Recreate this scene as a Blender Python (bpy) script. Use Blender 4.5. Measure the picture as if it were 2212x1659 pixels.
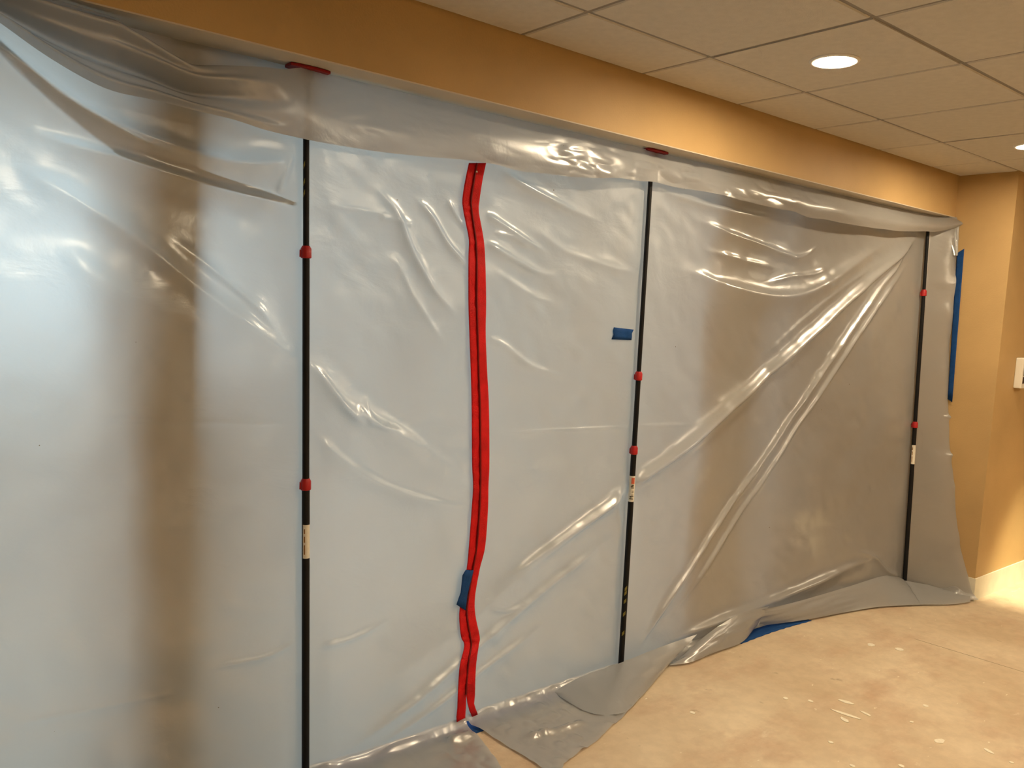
import bpy, math, random
import numpy as np
from mathutils import Vector, Matrix

for o in list(bpy.data.objects):
    bpy.data.objects.remove(o)
S = bpy.context.scene
COL = S.collection

# ------------------------------------------------------------------ camera, world, light, exposure
H = 2.525                                    # height of the suspended ceiling
F = 1796.66                                  # focal length in pixels of the 2212 x 1659 frame
YAW, PITCH, ROLL = 0.683299, -0.092687, 0.05472
CAM = np.array([-1.836135, -1.980646, H - 0.925160])

def cam_axes():
    f = np.array([math.sin(YAW) * math.cos(PITCH), math.cos(YAW) * math.cos(PITCH), math.sin(PITCH)])
    r = np.array([math.cos(YAW), -math.sin(YAW), 0.0])
    u = np.cross(r, f)
    c, s = math.cos(ROLL), math.sin(ROLL)
    return r * c + u * s, -r * s + u * c, f
R_, U_, F_ = cam_axes()
cd = bpy.data.cameras.new('camera')
cd.sensor_fit = 'HORIZONTAL'; cd.sensor_width = 36.0; cd.lens = F / 2212 * 36.0
cd.clip_start = 0.05; cd.clip_end = 200
cam = bpy.data.objects.new('camera', cd); COL.objects.link(cam)
M = Matrix(((R_[0], U_[0], -F_[0], CAM[0]), (R_[1], U_[1], -F_[1], CAM[1]), (R_[2], U_[2], -F_[2], CAM[2]), (0, 0, 0, 1)))
cam.matrix_world = M
S.camera = cam

w = bpy.data.worlds.new('daylight'); S.world = w; w.use_nodes = True
bg = w.node_tree.nodes['Background']
bg.inputs[0].default_value = (0.66, 0.89, 1.0, 1); bg.inputs[1].default_value = 10.0
LAMP_COL = (1.0, 0.80, 0.54)
LAMP_L = 345.0
S.view_settings.view_transform = 'Standard'; S.view_settings.look = 'None'
S.view_settings.gamma = 1.0; S.view_settings.use_curve_mapping = False
S.view_settings.exposure = 0.13
cy = S.cycles
cy.max_bounces = 4; cy.diffuse_bounces = 3; cy.glossy_bounces = 2; cy.transmission_bounces = 3; cy.transparent_max_bounces = 6
cy.use_adaptive_sampling = True; cy.adaptive_threshold = 0.1; cy.adaptive_min_samples = 16; cy.use_denoising = True
cy.caustics_reflective = False

# ------------------------------------------------------------------ helpers
rng = np.random.default_rng(7)
random.seed(7)
MAT = {}

def tag(o, label=None, cat=None, group=None, kind=None):
    if label: o['label'] = label
    if cat: o['category'] = cat
    if group: o['group'] = group
    if kind: o['kind'] = kind
    return o

def empty(name, loc=(0, 0, 0)):
    o = bpy.data.objects.new(name, None); COL.objects.link(o); o.location = loc
    o.empty_display_size = 0.05
    return o

def link(name, me, mat, parent=None, smooth=False):
    if mat and not me.materials: me.materials.append(MAT[mat])
    if smooth:
        me.polygons.foreach_set('use_smooth', [True] * len(me.polygons))
    o = bpy.data.objects.new(name, me); COL.objects.link(o)
    if parent is not None:
        o.parent = parent
        o.matrix_parent_inverse = Matrix.Translation(-Vector(parent.location))
    return o

def mesh(name, v, f):
    me = bpy.data.meshes.new(name)
    me.from_pydata([tuple(map(float, p)) for p in v], [], f); me.update()
    return me

class MB:
    def __init__(s): s.v = []; s.f = []
    def add(s, v, f):
        n = len(s.v); s.v += list(v); s.f += [tuple(i + n for i in q) for q in f]; return s
    def box(s, a, b):
        (x0, y0, z0), (x1, y1, z1) = a, b
        v = [(x0, y0, z0), (x1, y0, z0), (x1, y1, z0), (x0, y1, z0), (x0, y0, z1), (x1, y0, z1), (x1, y1, z1), (x0, y1, z1)]
        f = [(0, 3, 2, 1), (4, 5, 6, 7), (0, 1, 5, 4), (1, 2, 6, 5), (2, 3, 7, 6), (3, 0, 4, 7)]
        return s.add(v, f)
    def prism(s, poly, d):
        poly = [Vector(p) for p in poly]; d = Vector(d); n = len(poly)
        v = poly + [p + d for p in poly]
        f = [tuple(range(n))[::-1], tuple(range(n, 2 * n))] + [(i, (i + 1) % n, (i + 1) % n + n, i + n) for i in range(n)]
        return s.add([tuple(p) for p in v], f)
    def lathe(s, axis0, axis1, prof, n=20, cap=True):
        """prof: list of (t along axis in metres from axis0, radius)"""
        a = Vector(axis0); d = (Vector(axis1) - a).normalized()
        e = d.orthogonal().normalized(); g = d.cross(e)
        v = []; f = []
        for (t, r) in prof:
            for i in range(n):
                th = 2 * math.pi * i / n
                v.append(tuple(a + d * t + (e * math.cos(th) + g * math.sin(th)) * r))
        for k in range(len(prof) - 1):
            for i in range(n):
                j = (i + 1) % n
                f.append((k * n + i, k * n + j, k * n + n + j, k * n + n + i))
        if cap:
            f.append(tuple(range(n))[::-1]); f.append(tuple(range((len(prof) - 1) * n, len(prof) * n)))
        return s.add(v, f)
    def build(s, name, mat, parent=None, smooth=False, bevel=0, smooth_angle=None):
        me = mesh(name, s.v, s.f)
        o = link(name, me, mat, parent, smooth)
        if bevel:
            m = o.modifiers.new('bevel', 'BEVEL'); m.width = bevel; m.segments = 2; m.limit_method = 'ANGLE'
        if smooth_angle is not None:
            me.polygons.foreach_set('use_smooth', [True] * len(me.polygons))
            try: me.set_sharp_from_angle(angle=smooth_angle)
            except Exception: pass
        return o

def grid_mesh(name, P, flip=False):
    """P: array rows x cols x 3"""
    r, c, _ = P.shape
    me = bpy.data.meshes.new(name)
    idx = np.arange(r * c).reshape(r, c)
    q = np.stack([idx[:-1, :-1], idx[:-1, 1:], idx[1:, 1:], idx[1:, :-1]], -1).reshape(-1, 4)
    if not flip: q = q[:, ::-1]
    me.vertices.add(r * c); me.vertices.foreach_set('co', P.reshape(-1).astype(np.float32))
    me.loops.add(q.size); me.loops.foreach_set('vertex_index', q.reshape(-1).astype(np.int32))
    me.polygons.add(len(q)); me.polygons.foreach_set('loop_start', np.arange(0, q.size, 4, dtype=np.int32))
    me.update(calc_edges=True); me.validate()
    return me

# measured sight lines of the photograph turned into points on real planes of the place
def ray(px, py):
    return R_ * ((px - 1106.0) / F) - U_ * ((py - 829.5) / F) + F_
def on_y(px, py, Y):
    d = ray(px, py); return CAM + d * ((Y - CAM[1]) / d[1])
def on_x(px, py, X):
    d = ray(px, py); return CAM + d * ((X - CAM[0]) / d[0])
def on_z(px, py, Z):
    d = ray(px, py); return CAM + d * ((Z - CAM[2]) / d[2])

# ------------------------------------------------------------------ materials
def new_mat(name):
    m = bpy.data.materials.new(name); m.use_nodes = True
    nt = m.node_tree; nt.nodes.clear()
    out = nt.nodes.new('ShaderNodeOutputMaterial')
    MAT[name] = m
    return m, nt, out

def N(nt, t, **kw):
    n = nt.nodes.new(t)
    for k, v in kw.items(): setattr(n, k, v)
    return n

def principled(name, col, rough=0.6, spec=0.4, noise=0.0, nscale=6.0, bump=0.0, bscale=80.0, metal=0.0):
    m, nt, out = new_mat(name)
    b = N(nt, 'ShaderNodeBsdfPrincipled')
    b.inputs['Base Color'].default_value = (*col, 1); b.inputs['Roughness'].default_value = rough
    b.inputs['Specular IOR Level'].default_value = spec; b.inputs['Metallic'].default_value = metal
    nt.links.new(b.outputs[0], out.inputs[0])
    tc = N(nt, 'ShaderNodeTexCoord')
    if noise:
        n = N(nt, 'ShaderNodeTexNoise'); n.inputs['Scale'].default_value = nscale; n.inputs['Detail'].default_value = 6
        nt.links.new(tc.outputs['Object'], n.inputs['Vector'])
        r = N(nt, 'ShaderNodeValToRGB')
        r.color_ramp.elements[0].position = 0.3; r.color_ramp.elements[1].position = 0.7
        r.color_ramp.elements[0].color = (*[c * (1 - noise) for c in col], 1)
        r.color_ramp.elements[1].color = (*[min(1, c * (1 + noise)) for c in col], 1)
        nt.links.new(n.outputs['Fac'], r.inputs[0]); nt.links.new(r.outputs[0], b.inputs['Base Color'])
    if bump:
        n2 = N(nt, 'ShaderNodeTexNoise'); n2.inputs['Scale'].default_value = bscale; n2.inputs['Detail'].default_value = 4
        nt.links.new(tc.outputs['Object'], n2.inputs['Vector'])
        bp = N(nt, 'ShaderNodeBump'); bp.inputs['Strength'].default_value = bump; bp.inputs['Distance'].default_value = 0.003
        nt.links.new(n2.outputs['Fac'], bp.inputs['Height']); nt.links.new(bp.outputs[0], b.inputs['Normal'])
    return m

principled('orange_paint', (0.58, 0.39, 0.175), 0.55, 0.35, 0.10, 2.2, 0.25, 140)
principled('cream_paint', (0.66, 0.60, 0.50), 0.6, 0.3, 0.05, 3, 0.2, 140)
principled('tile', (0.68, 0.645, 0.58), 0.9, 0.1, 0.04, 30, 0.5, 420)
principled('grid_bar', (0.30, 0.27, 0.23), 0.6, 0.3)
principled('plenum', (0.10, 0.10, 0.10), 0.9, 0.1)
principled('base_vinyl', (0.80, 0.76, 0.62), 0.45, 0.4, 0.06, 12)
principled('black_tube', (0.006, 0.006, 0.007), 0.5, 0.25)
principled('red_plastic', (0.42, 0.012, 0.014), 0.42, 0.4)
principled('dark_red', (0.26, 0.006, 0.008), 0.5, 0.3)
principled('red_zip', (0.62, 0.006, 0.008), 0.62, 0.25, 0.16, 22, 0.5, 260)
principled('red_coil', (0.20, 0.003, 0.004), 0.55, 0.3)
principled('blue_tape', (0.010, 0.058, 0.21), 0.75, 0.2, 0.10, 40, 0.5, 300)
principled('label_white', (0.80, 0.76, 0.66), 0.5, 0.4, 0.04, 60)
principled('label_ink', (0.05, 0.045, 0.035), 0.6, 0.2)
principled('label_red', (0.62, 0.14, 0.08), 0.6, 0.2)
principled('yellow_print', (0.24, 0.20, 0.05), 0.6, 0.2)
principled('white_plastic', (0.82, 0.79, 0.70), 0.4, 0.4)
principled('grey_plastic', (0.24, 0.23, 0.19), 0.4, 0.4)
principled('dark_brown', (0.05, 0.03, 0.02), 0.5, 0.3)
principled('trim_white', (0.82, 0.80, 0.76), 0.45, 0.4)
principled('brown_paint', (0.34, 0.165, 0.06), 0.6, 0.3, 0.08, 4)
principled('grey_panel', (0.36, 0.34, 0.34), 0.7, 0.2, 0.05, 4)
principled('back_wall', (0.62, 0.56, 0.48), 0.8, 0.2, 0.05, 2)
principled('floor_joint', (0.30, 0.23, 0.15), 0.8, 0.2)
principled('paint_chip', (0.90, 0.83, 0.68), 0.7, 0.2, 0.06, 90)

m, nt, out = new_mat('lamp_lens')
e = N(nt, 'ShaderNodeEmission'); e.inputs[0].default_value = (*LAMP_COL, 1); e.inputs[1].default_value = LAMP_L
nt.links.new(e.outputs[0], out.inputs[0])

m, nt, out = new_mat('window_glass')
t = N(nt, 'ShaderNodeBsdfTransparent'); g = N(nt, 'ShaderNodeBsdfGlossy'); g.inputs['Roughness'].default_value = 0.02
mx = N(nt, 'ShaderNodeMixShader'); mx.inputs[0].default_value = 0.06
nt.links.new(t.outputs[0], mx.inputs[1]); nt.links.new(g.outputs[0], mx.inputs[2]); nt.links.new(mx.outputs[0], out.inputs[0])

# bare floor: trowelled, stained, with pale residue
m, nt, out = new_mat('bare_floor')
b = N(nt, 'ShaderNodeBsdfPrincipled'); b.inputs['Roughness'].default_value = 0.75; b.inputs['Specular IOR Level'].default_value = 0.25
tc = N(nt, 'ShaderNodeTexCoord')
def ramp_noise(scale, p0, p1, c0, c1, detail=6, rough=0.6, mapping=None):
    n = N(nt, 'ShaderNodeTexNoise'); n.inputs['Scale'].default_value = scale; n.inputs['Detail'].default_value = detail
    n.inputs['Roughness'].default_value = rough
    src = tc.outputs['Object']
    if mapping:
        mp = N(nt, 'ShaderNodeMapping'); mp.inputs['Scale'].default_value = mapping[0]; mp.inputs['Location'].default_value = mapping[1]
        nt.links.new(src, mp.inputs[0]); src = mp.outputs[0]
    nt.links.new(src, n.inputs['Vector'])
    r = N(nt, 'ShaderNodeValToRGB'); r.color_ramp.elements[0].position = p0; r.color_ramp.elements[1].position = p1
    r.color_ramp.elements[0].color = (*c0, 1); r.color_ramp.elements[1].color = (*c1, 1)
    nt.links.new(n.outputs['Fac'], r.inputs[0]); return r.outputs[0]
def mixc(fac, a, bb, mode='MIX'):
    x = N(nt, 'ShaderNodeMix'); x.data_type = 'RGBA'; x.blend_type = mode
    if isinstance(fac, float): x.inputs[0].default_value = fac
    else: nt.links.new(fac, x.inputs[0])
    for s_, i in ((a, 6), (bb, 7)):
        if isinstance(s_, tuple): x.inputs[i].default_value = (*s_, 1)
        else: nt.links.new(s_, x.inputs[i])
    return x.outputs[2]
c = ramp_noise(1.6, 0.34, 0.68, (0.60, 0.465, 0.31), (0.76, 0.63, 0.45))
red = ramp_noise(2.7, 0.50, 0.74, (0, 0, 0), (1, 1, 1), mapping=((1, 1.6, 1), (3, 1, 0)))
c = mixc(red, c, (0.56, 0.39, 0.26))
fine = ramp_noise(18, 0.40, 0.60, (0.96, 0.96, 0.96), (1.03, 1.03, 1.03), 8)
c = mixc(1.0, c, fine, 'MULTIPLY')
pale = ramp_noise(7.5, 0.64, 0.74, (0, 0, 0), (0.8, 0.8, 0.8), 8, 0.65, ((0.55, 1.5, 1), (9, 4, 0)))
c = mixc(pale, c, (0.80, 0.70, 0.54))
dark = ramp_noise(10, 0.70, 0.80, (0, 0, 0), (0.8, 0.8, 0.8), 4, 0.5, ((1, 1, 1), (2, 7, 0)))
c = mixc(dark, c, (0.28, 0.19, 0.12))
chips = ramp_noise(34, 0.73, 0.76, (0, 0, 0), (0.9, 0.9, 0.9), 2, 0.5, ((0.6, 1.3, 1), (5, 2, 0)))
c = mixc(chips, c, (0.86, 0.78, 0.62))
nt.links.new(c, b.inputs['Base Color'])
n2 = N(nt, 'ShaderNodeTexNoise'); n2.inputs['Scale'].default_value = 60; n2.inputs['Detail'].default_value = 6
nt.links.new(tc.outputs['Object'], n2.inputs['Vector'])
bp = N(nt, 'ShaderNodeBump'); bp.inputs['Strength'].default_value = 0.35; bp.inputs['Distance'].default_value = 0.004
nt.links.new(n2.outputs['Fac'], bp.inputs['Height']); nt.links.new(bp.outputs[0], b.inputs['Normal'])
nt.links.new(b.outputs[0], out.inputs[0])

# milky polyethylene: scatters most light, lets a little through blurred, has a waxy gloss
def plastic(name, trans, clear, rough=0.24, tint=(0.62, 0.622, 0.622)):
    m, nt, out = new_mat(name)
    tc = N(nt, 'ShaderNodeTexCoord')
    def noise(sc, det, mp=None, dist=0.0):
        n = N(nt, 'ShaderNodeTexNoise'); n.inputs['Scale'].default_value = sc; n.inputs['Detail'].default_value = det
        n.inputs['Distortion'].default_value = dist
        src = tc.outputs['Object']
        if mp:
            q = N(nt, 'ShaderNodeMapping'); q.inputs['Scale'].default_value = mp; nt.links.new(src, q.inputs[0]); src = q.outputs[0]
        nt.links.new(src, n.inputs['Vector']); return n.outputs['Fac']
    a = noise(5.0, 5, (1.0, 1.0, 1.5), 0.6)
    bb = noise(40.0, 3)
    b1 = N(nt, 'ShaderNodeBump'); b1.inputs['Strength'].default_value = 0.18; b1.inputs['Distance'].default_value = 0.020
    nt.links.new(a, b1.inputs['Height'])
    b2 = N(nt, 'ShaderNodeBump'); b2.inputs['Strength'].default_value = 0.12; b2.inputs['Distance'].default_value = 0.002
    nt.links.new(bb, b2.inputs['Height']); nt.links.new(b1.outputs[0], b2.inputs['Normal'])
    nrm = b2.outputs[0]
    # a few specks of dirt
    v = N(nt, 'ShaderNodeTexVoronoi'); v.inputs['Scale'].default_value = 7.0
    nt.links.new(tc.outputs['Object'], v.inputs['Vector'])
    lt = N(nt, 'ShaderNodeMath', operation='LESS_THAN'); lt.inputs[1].default_value = 0.016
    nt.links.new(v.outputs['Distance'], lt.inputs[0])
    cm = N(nt, 'ShaderNodeMix'); cm.data_type = 'RGBA'
    nt.links.new(lt.outputs[0], cm.inputs[0]); cm.inputs[6].default_value = (*tint, 1); cm.inputs[7].default_value = (0.22, 0.16, 0.10, 1)
    col = cm.outputs[2]
    d = N(nt, 'ShaderNodeBsdfDiffuse'); t = N(nt, 'ShaderNodeBsdfTranslucent')
    rf = N(nt, 'ShaderNodeBsdfRefraction'); rf.inputs['Roughness'].default_value = 0.85; rf.inputs['IOR'].default_value = 1.25
    for n_ in (d, t, rf):
        nt.links.new(col, n_.inputs['Color']); nt.links.new(nrm, n_.inputs['Normal'])
    m1 = N(nt, 'ShaderNodeMixShader'); m1.inputs[0].default_value = trans
    nt.links.new(d.outputs[0], m1.inputs[1]); nt.links.new(t.outputs[0], m1.inputs[2])
    m3 = N(nt, 'ShaderNodeMixShader'); m3.inputs[0].default_value = clear
    nt.links.new(m1.outputs[0], m3.inputs[1]); nt.links.new(rf.outputs[0], m3.inputs[2])
    gl = N(nt, 'ShaderNodeBsdfGlossy'); gl.inputs['Roughness'].default_value = rough
    gl.inputs['Color'].default_value = (1, 1, 1, 1)
    nt.links.new(nrm, gl.inputs['Normal'])
    lw = N(nt, 'ShaderNodeLayerWeight'); lw.inputs['Blend'].default_value = 0.5; nt.links.new(nrm, lw.inputs['Normal'])
    pw = N(nt, 'ShaderNodeMath', operation='POWER'); pw.inputs[1].default_value = 5.0; nt.links.new(lw.outputs['Facing'], pw.inputs[0])
    fr = N(nt, 'ShaderNodeMath', operation='MULTIPLY_ADD'); fr.inputs[1].default_value = 0.8; fr.inputs[2].default_value = 0.12
    nt.links.new(pw.outputs[0], fr.inputs[0])
    m4 = N(nt, 'ShaderNodeMixShader')
    nt.links.new(fr.outputs[0], m4.inputs[0]); nt.links.new(m3.outputs[0], m4.inputs[1]); nt.links.new(gl.outputs[0], m4.inputs[2])
    nt.links.new(m4.outputs[0], out.inputs[0])
    return m
plastic('poly_sheet', 0.55, 0.09, 0.26)
plastic('poly_flap', 0.50, 0.16, 0.26)

# ------------------------------------------------------------------ the setting
T = 0.6096
SOF_Y, SOF_Z, PIER_X = 0.33, H - 0.245, 3.42
XL, XR, YB, YBACK = -4.5, 7.0, -5.2, 3.6

def struct(o): o['kind'] = 'structure'; return o

fl = struct(MB().box((XL - 0.2, YB - 0.2, -0.1), (XR + 0.2, YBACK + 0.2, 0.0)).build('floor', 'bare_floor'))
tag(fl, 'bare tan floor with stains and pale paint residue')

struct(tag(MB().box((XL, SOF_Y, SOF_Z + 0.004), (PIER_X, SOF_Y + 0.5, H + 0.25)).build('wall_soffit', 'orange_paint'),
           'orange painted soffit face running under the tiled ceiling'))
su = MB().box((XL, SOF_Y + 0.0005, SOF_Z), (PIER_X, SOF_Y + 0.5, SOF_Z + 0.004)).build('underside', 'cream_paint', bpy.data.objects['wall_soffit'])
struct(tag(MB().box((PIER_X, 0.0, 0.0), (XR, 0.8, H + 0.25)).build('wall_right', 'orange_paint'),
           'orange painted pier at the right end of the plastic barrier'))
struct(MB().box((XL - 0.12, YB, 0.0), (XL, YBACK, H + 0.25)).build('wall_left', 'orange_paint'))
struct(MB().box((XL, YB - 0.12, 0.0), (XR, YB, H + 0.25)).build('wall_behind', 'orange_paint'))
struct(MB().box((XR, YB, 0.0), (XR + 0.12, YBACK, H + 0.25)).build('wall_far_right', 'orange_paint'))
# room behind the barrier: ceiling, back wall with two windows
struct(MB().box((XL, SOF_Y + 0.5, H), (XR, YBACK, H + 0.1)).build('ceiling_back_room', 'back_wall'))
WINS = [(-3.8, 0.2, 1.15, 2.25)]
bw = MB()
xs = XL
for (a, b_, z0, z1) in WINS:
    bw.box((xs, YBACK, 0), (a, YBACK + 0.12, H + 0.1))
    bw.box((a, YBACK, 0), (b_, YBACK + 0.12, z0)); bw.box((a, YBACK, z1), (b_, YBACK + 0.12, H + 0.1))
    xs = b_
bw.box((xs, YBACK, 0), (XR, YBACK + 0.12, H + 0.1))
struct(bw.build('wall_back', 'back_wall'))
for i, (a, b_, z0, z1) in enumerate(WINS):
    fr = MB()
    for (p, q) in (((a, z0), (b_, z0 + 0.05)), ((a, z1 - 0.05), (b_, z1)), ((a, z0 + 0.05), (a + 0.05, z1 - 0.05)),
                   ((b_ - 0.05, z0 + 0.05), (b_, z1 - 0.05)), (((a + b_) / 2 - 0.025, z0 + 0.05), ((a + b_) / 2 + 0.025, z1 - 0.05))):
        fr.box((p[0], YBACK + 0.03, p[1]), (q[0], YBACK + 0.09, q[1]))
    wo = struct(tag(fr.build('window_%d' % (i + 1), 'trim_white'), 'daylit window in the room behind the plastic'))
    for (p, q) in ((a + 0.05, (a + b_) / 2 - 0.025), ((a + b_) / 2 + 0.025, b_ - 0.05)):
        MB().box((p, YBACK + 0.055, z0 + 0.05), (q, YBACK + 0.061, z1 - 0.05)).build('pane', 'window_glass', wo)
    la = bpy.data.lights.new('window_portal', 'AREA'); la.shape = 'RECTANGLE'; la.size = b_ - a; la.size_y = z1 - z0
    la.cycles.is_portal = True
    lo = bpy.data.objects.new('window_portal', la); COL.objects.link(lo)
    lo.location = ((a + b_) / 2, YBACK + 0.13, (z0 + z1) / 2); lo.rotation_euler = (math.radians(-90), 0, 0)

# two columns that show blurred through the sheet
c1 = empty('column', (-1.13, 0.80, 0))
MB().box((-1.21, 0.62, 0), (-1.05, 0.94, H)).build('shaft', 'brown_paint', c1, bevel=0.008)
MB().box((-1.05, 0.70, 0), (-0.955, 0.90, H)).build('side_strip', 'grey_panel', c1, bevel=0.004)  # grey strip added along the right of the shaft
tag(c1, 'brown column blurred behind the plastic left of the nearest pole', 'column', 'columns behind the plastic')
c2 = empty('column', (1.35, 0.72, 0))
MB().box((1.22, 0.60, 0), (1.48, 0.86, H)).build('shaft', 'brown_paint', c2, bevel=0.008)
tag(c2, 'faint tan column behind the plastic right of the middle pole', 'column', 'columns behind the plastic')

struct(MB().box((1.72, 0.83, 0), (1.84, YBACK, H)).build('wall_daylight_block', 'orange_paint'))  # unseen wall, added to keep window daylight off the right bay

# suspended ceiling
cl = struct(tag(MB().box((XL, YB, H + 0.10), (XR, SOF_Y, H + 0.14)).build('ceiling', 'plenum'), 'suspended ceiling of off-white square tiles in a thin grid'))
LIGHTS = [(-0.914 + 1.8288 * i, -0.3048 - 1.8288 * j) for j in range(3) for i in range(-1, 4) if (j == 0 and i in (1, 2)) or (j == 1 and i in (0, 1, 2, 3)) or (j == 2 and i in (0, 2))]
BAR = 0.016
tile_cache = {}
kx0, kx1 = math.floor(XL / T), math.ceil(XR / T)
ky0, ky1 = math.floor(YB / T), math.ceil(SOF_Y / T)
for ky in range(ky0, ky1):
    for kx in range(kx0, kx1):
        x0, x1 = max(kx * T, XL), min((kx + 1) * T, XR)
        y0, y1 = max(ky * T, YB), min((ky + 1) * T, SOF_Y)
        if y0 >= 0:
            x1 = min(x1, PIER_X)
        if x1 - x0 < 0.03 or y1 - y0 < 0.03: continue
        lit = any(x0 < lx < x1 and y0 < ly < y1 for lx, ly in LIGHTS)
        key = (round(x1 - x0, 3), round(y1 - y0, 3), lit)
        if key not in tile_cache:
            hx, hy = (x1 - x0) / 2 - BAR / 2, (y1 - y0) / 2 - BAR / 2
            mb = MB()
            if lit:      # tile with a round hole for the lamp
                n = 40; rr = 0.074
                inner = []; outer = []
                for i in range(n):
                    th = 2 * math.pi * i / n
                    c_, s_ = math.cos(th), math.sin(th); k = min(hx / max(abs(c_), 1e-6), hy / max(abs(s_), 1e-6))
                    inner.append((rr * c_, rr * s_)); outer.append((k * c_, k * s_))
                v = [(x, y, z) for z in (0, 0.014) for ring in (inner, outer) for (x, y) in ring]
                f = []
                for i in range(n):
                    j = (i + 1) % n
                    f.append((i, n + i, n + j, j)[::-1])
                    f.append((n + i, 3 * n + i, 3 * n + j, n + j)[::-1])
                    f.append((i, j, 2 * n + j, 2 * n + i)[::-1])
                    f.append((2 * n + i, 2 * n + j, 3 * n + j, 3 * n + i)[::-1])
                mb.add(v, f)
                me = mesh('panel', mb.v, mb.f)
            else:
                b_ = 0.004
                v = [(-hx + b_, -hy + b_, 0), (hx - b_, -hy + b_, 0), (hx - b_, hy - b_, 0), (-hx + b_, hy - b_, 0),
                     (-hx, -hy, b_), (hx, -hy, b_), (hx, hy, b_), (-hx, hy, b_),
                     (-hx, -hy, 0.014), (hx, -hy, 0.014), (hx, hy, 0.014), (-hx, hy, 0.014)]
                f = [(3, 2, 1, 0), (8, 9, 10, 11)]
                for k in (0, 4):
                    for i in range(4):
                        j = (i + 1) % 4; f.append((k + i, k + j, k + 4 + j, k + 4 + i))
                me = mesh('panel', v, f)
            tile_cache[key] = me
        o = link('panel', tile_cache[key], 'tile', cl)
        o.location = ((x0 + x1) / 2, (y0 + y1) / 2, H)
for kx in range(kx0 + 1, kx1):
    MB().box((kx * T - 0.012, YB, H + 0.004), (kx * T + 0.012, SOF_Y if kx * T < PIER_X else 0, H + 0.03)).build('grid_runner', 'grid_bar', cl)
for ky in range(ky0 + 1, ky1):
    MB().box((XL, ky * T - 0.012, H + 0.0045), (XR, ky * T + 0.012, H + 0.0295)).build('grid_runner', 'grid_bar', cl)

# recessed lamps
tube = None
for n_, (lx, ly) in enumerate(LIGHTS):
    L = empty('recessed_light', (lx, ly, H))
    ring = MB(); n = 40; prof = [(0.072, -0.001), (0.070, -0.006), (0.080, -0.006), (0.086, -0.002), (0.086, 0.0)]
    v = [(lx + r * math.cos(2 * math.pi * i / n), ly + r * math.sin(2 * math.pi * i / n), H + z) for (r, z) in prof for i in range(n)]
    f = [(k * n + i, k * n + n + i, k * n + n + (i + 1) % n, k * n + (i + 1) % n) for k in range(len(prof) - 1) for i in range(n)]
    ring.add(v, f).build('trim_ring', 'trim_white', L, smooth=True)
    ln = MB(); ln.add([(lx + 0.072 * math.cos(2 * math.pi * i / n), ly + 0.072 * math.sin(2 * math.pi * i / n), H - 0.002) for i in range(n)], [tuple(range(n))[::-1]])
    ln.build('lens', 'lamp_lens', L)
    if abs(lx - 0.9148) < 0.01 and abs(ly + 0.3048) < 0.01: lab = 'glowing round recessed light, the larger one in view'
    elif abs(lx - 2.7436) < 0.01 and abs(ly + 0.3048) < 0.01: lab = 'glowing round recessed light cut by the right picture edge'
    else:
        jr = round((-ly - 0.3048) / 1.8288); lab = 'glowing recessed light, %s from the left in the %s row out from the soffit' % (['first', 'second', 'third', 'fourth'][[q for q in LIGHTS if q[1] == ly].index((lx, ly))], ['first', 'second', 'third'][jr])
    tag(L, lab, 'ceiling light', 'recessed ceiling lights')
# narrow downlight over the passage beyond the pier, out of frame
AC = Vector((4.45, -1.0, H)); AIM = Vector((3.95, -0.20, 0.0))
L = empty('accent_downlight', tuple(AC))
MB().lathe(AC, AC + Vector((0, 0, -1)), [(0.0, 0.055), (0.03, 0.055), (0.034, 0.048)], 24).build('housing', 'trim_white', L, smooth_angle=0.6)
sp = bpy.data.lights.new('accent_beam', 'SPOT'); sp.energy = 520; sp.color = (1.0, 0.90, 0.58); sp.spot_size = math.radians(23); sp.spot_blend = 1.0; sp.shadow_soft_size = 0.03
so = bpy.data.objects.new('accent_beam', sp); COL.objects.link(so); so.location = AC - Vector((0, 0, 0.05))
so.rotation_euler = (AIM - so.location).to_track_quat('-Z', 'Y').to_euler()
tag(L, 'small narrow-beam downlight over the passage beyond the pier', 'ceiling light')

# baseboards on the pier
bb = MB().prism([(PIER_X - 0.008, -0.008, 0), (XR, -0.008, 0), (XR, 0, 0), (PIER_X, 0, 0), (PIER_X, 0.32, 0), (PIER_X - 0.008, 0.32, 0)], (0, 0, 0.135))
struct(tag(bb.build('baseboard_right', 'base_vinyl'), 'cream baseboard wrapping the foot of the pier'))

# wall control at the right picture edge
pa, pb = on_y(2187, 772, 0.0), on_y(2183, 838, 0.0)
wx, wz0, wz1 = (pa[0] + pb[0]) / 2 + 0.045, pb[2], pa[2]
wc = empty('wall_control', (wx + 0.06, 0, wz0))
MB().box((wx, -0.045, wz0), (wx + 0.13, 0, wz1)).build('housing', 'white_plastic', wc, bevel=0.006)
MB().box((wx + 0.010, -0.047, wz0 + 0.075), (wx + 0.12, -0.0445, wz1 - 0.012)).build('display', 'grey_plastic', wc)
MB().box((wx + 0.010, -0.0465, wz0 + 0.03), (wx + 0.05, -0.0445, wz0 + 0.07)).build('slot', 'dark_brown', wc)
tag(wc, 'white wall control box with grey display beyond the pier', 'wall control')
# ------------------------------------------------------------------ the plastic barrier
POLES = [((-0.655, 0.440, 0.0), (-0.727, 0.445, SOF_Z)),
         ((0.852, 0.445, 0.0), (0.821, 0.440, SOF_Z)),
         ((3.245, 0.330, 0.0), (3.245, 0.405, SOF_Z))]

def pole_at(i, z):
    a, b = np.array(POLES[i][0]), np.array(POLES[i][1])
    t = np.asarray(z) / SOF_Z
    return a[0] + (b[0] - a[0]) * t, a[1] + (b[1] - a[1]) * t

def sm(a, b, x):
    t = np.clip((x - a) / (b - a), 0, 1); return t * t * (3 - 2 * t)

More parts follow.
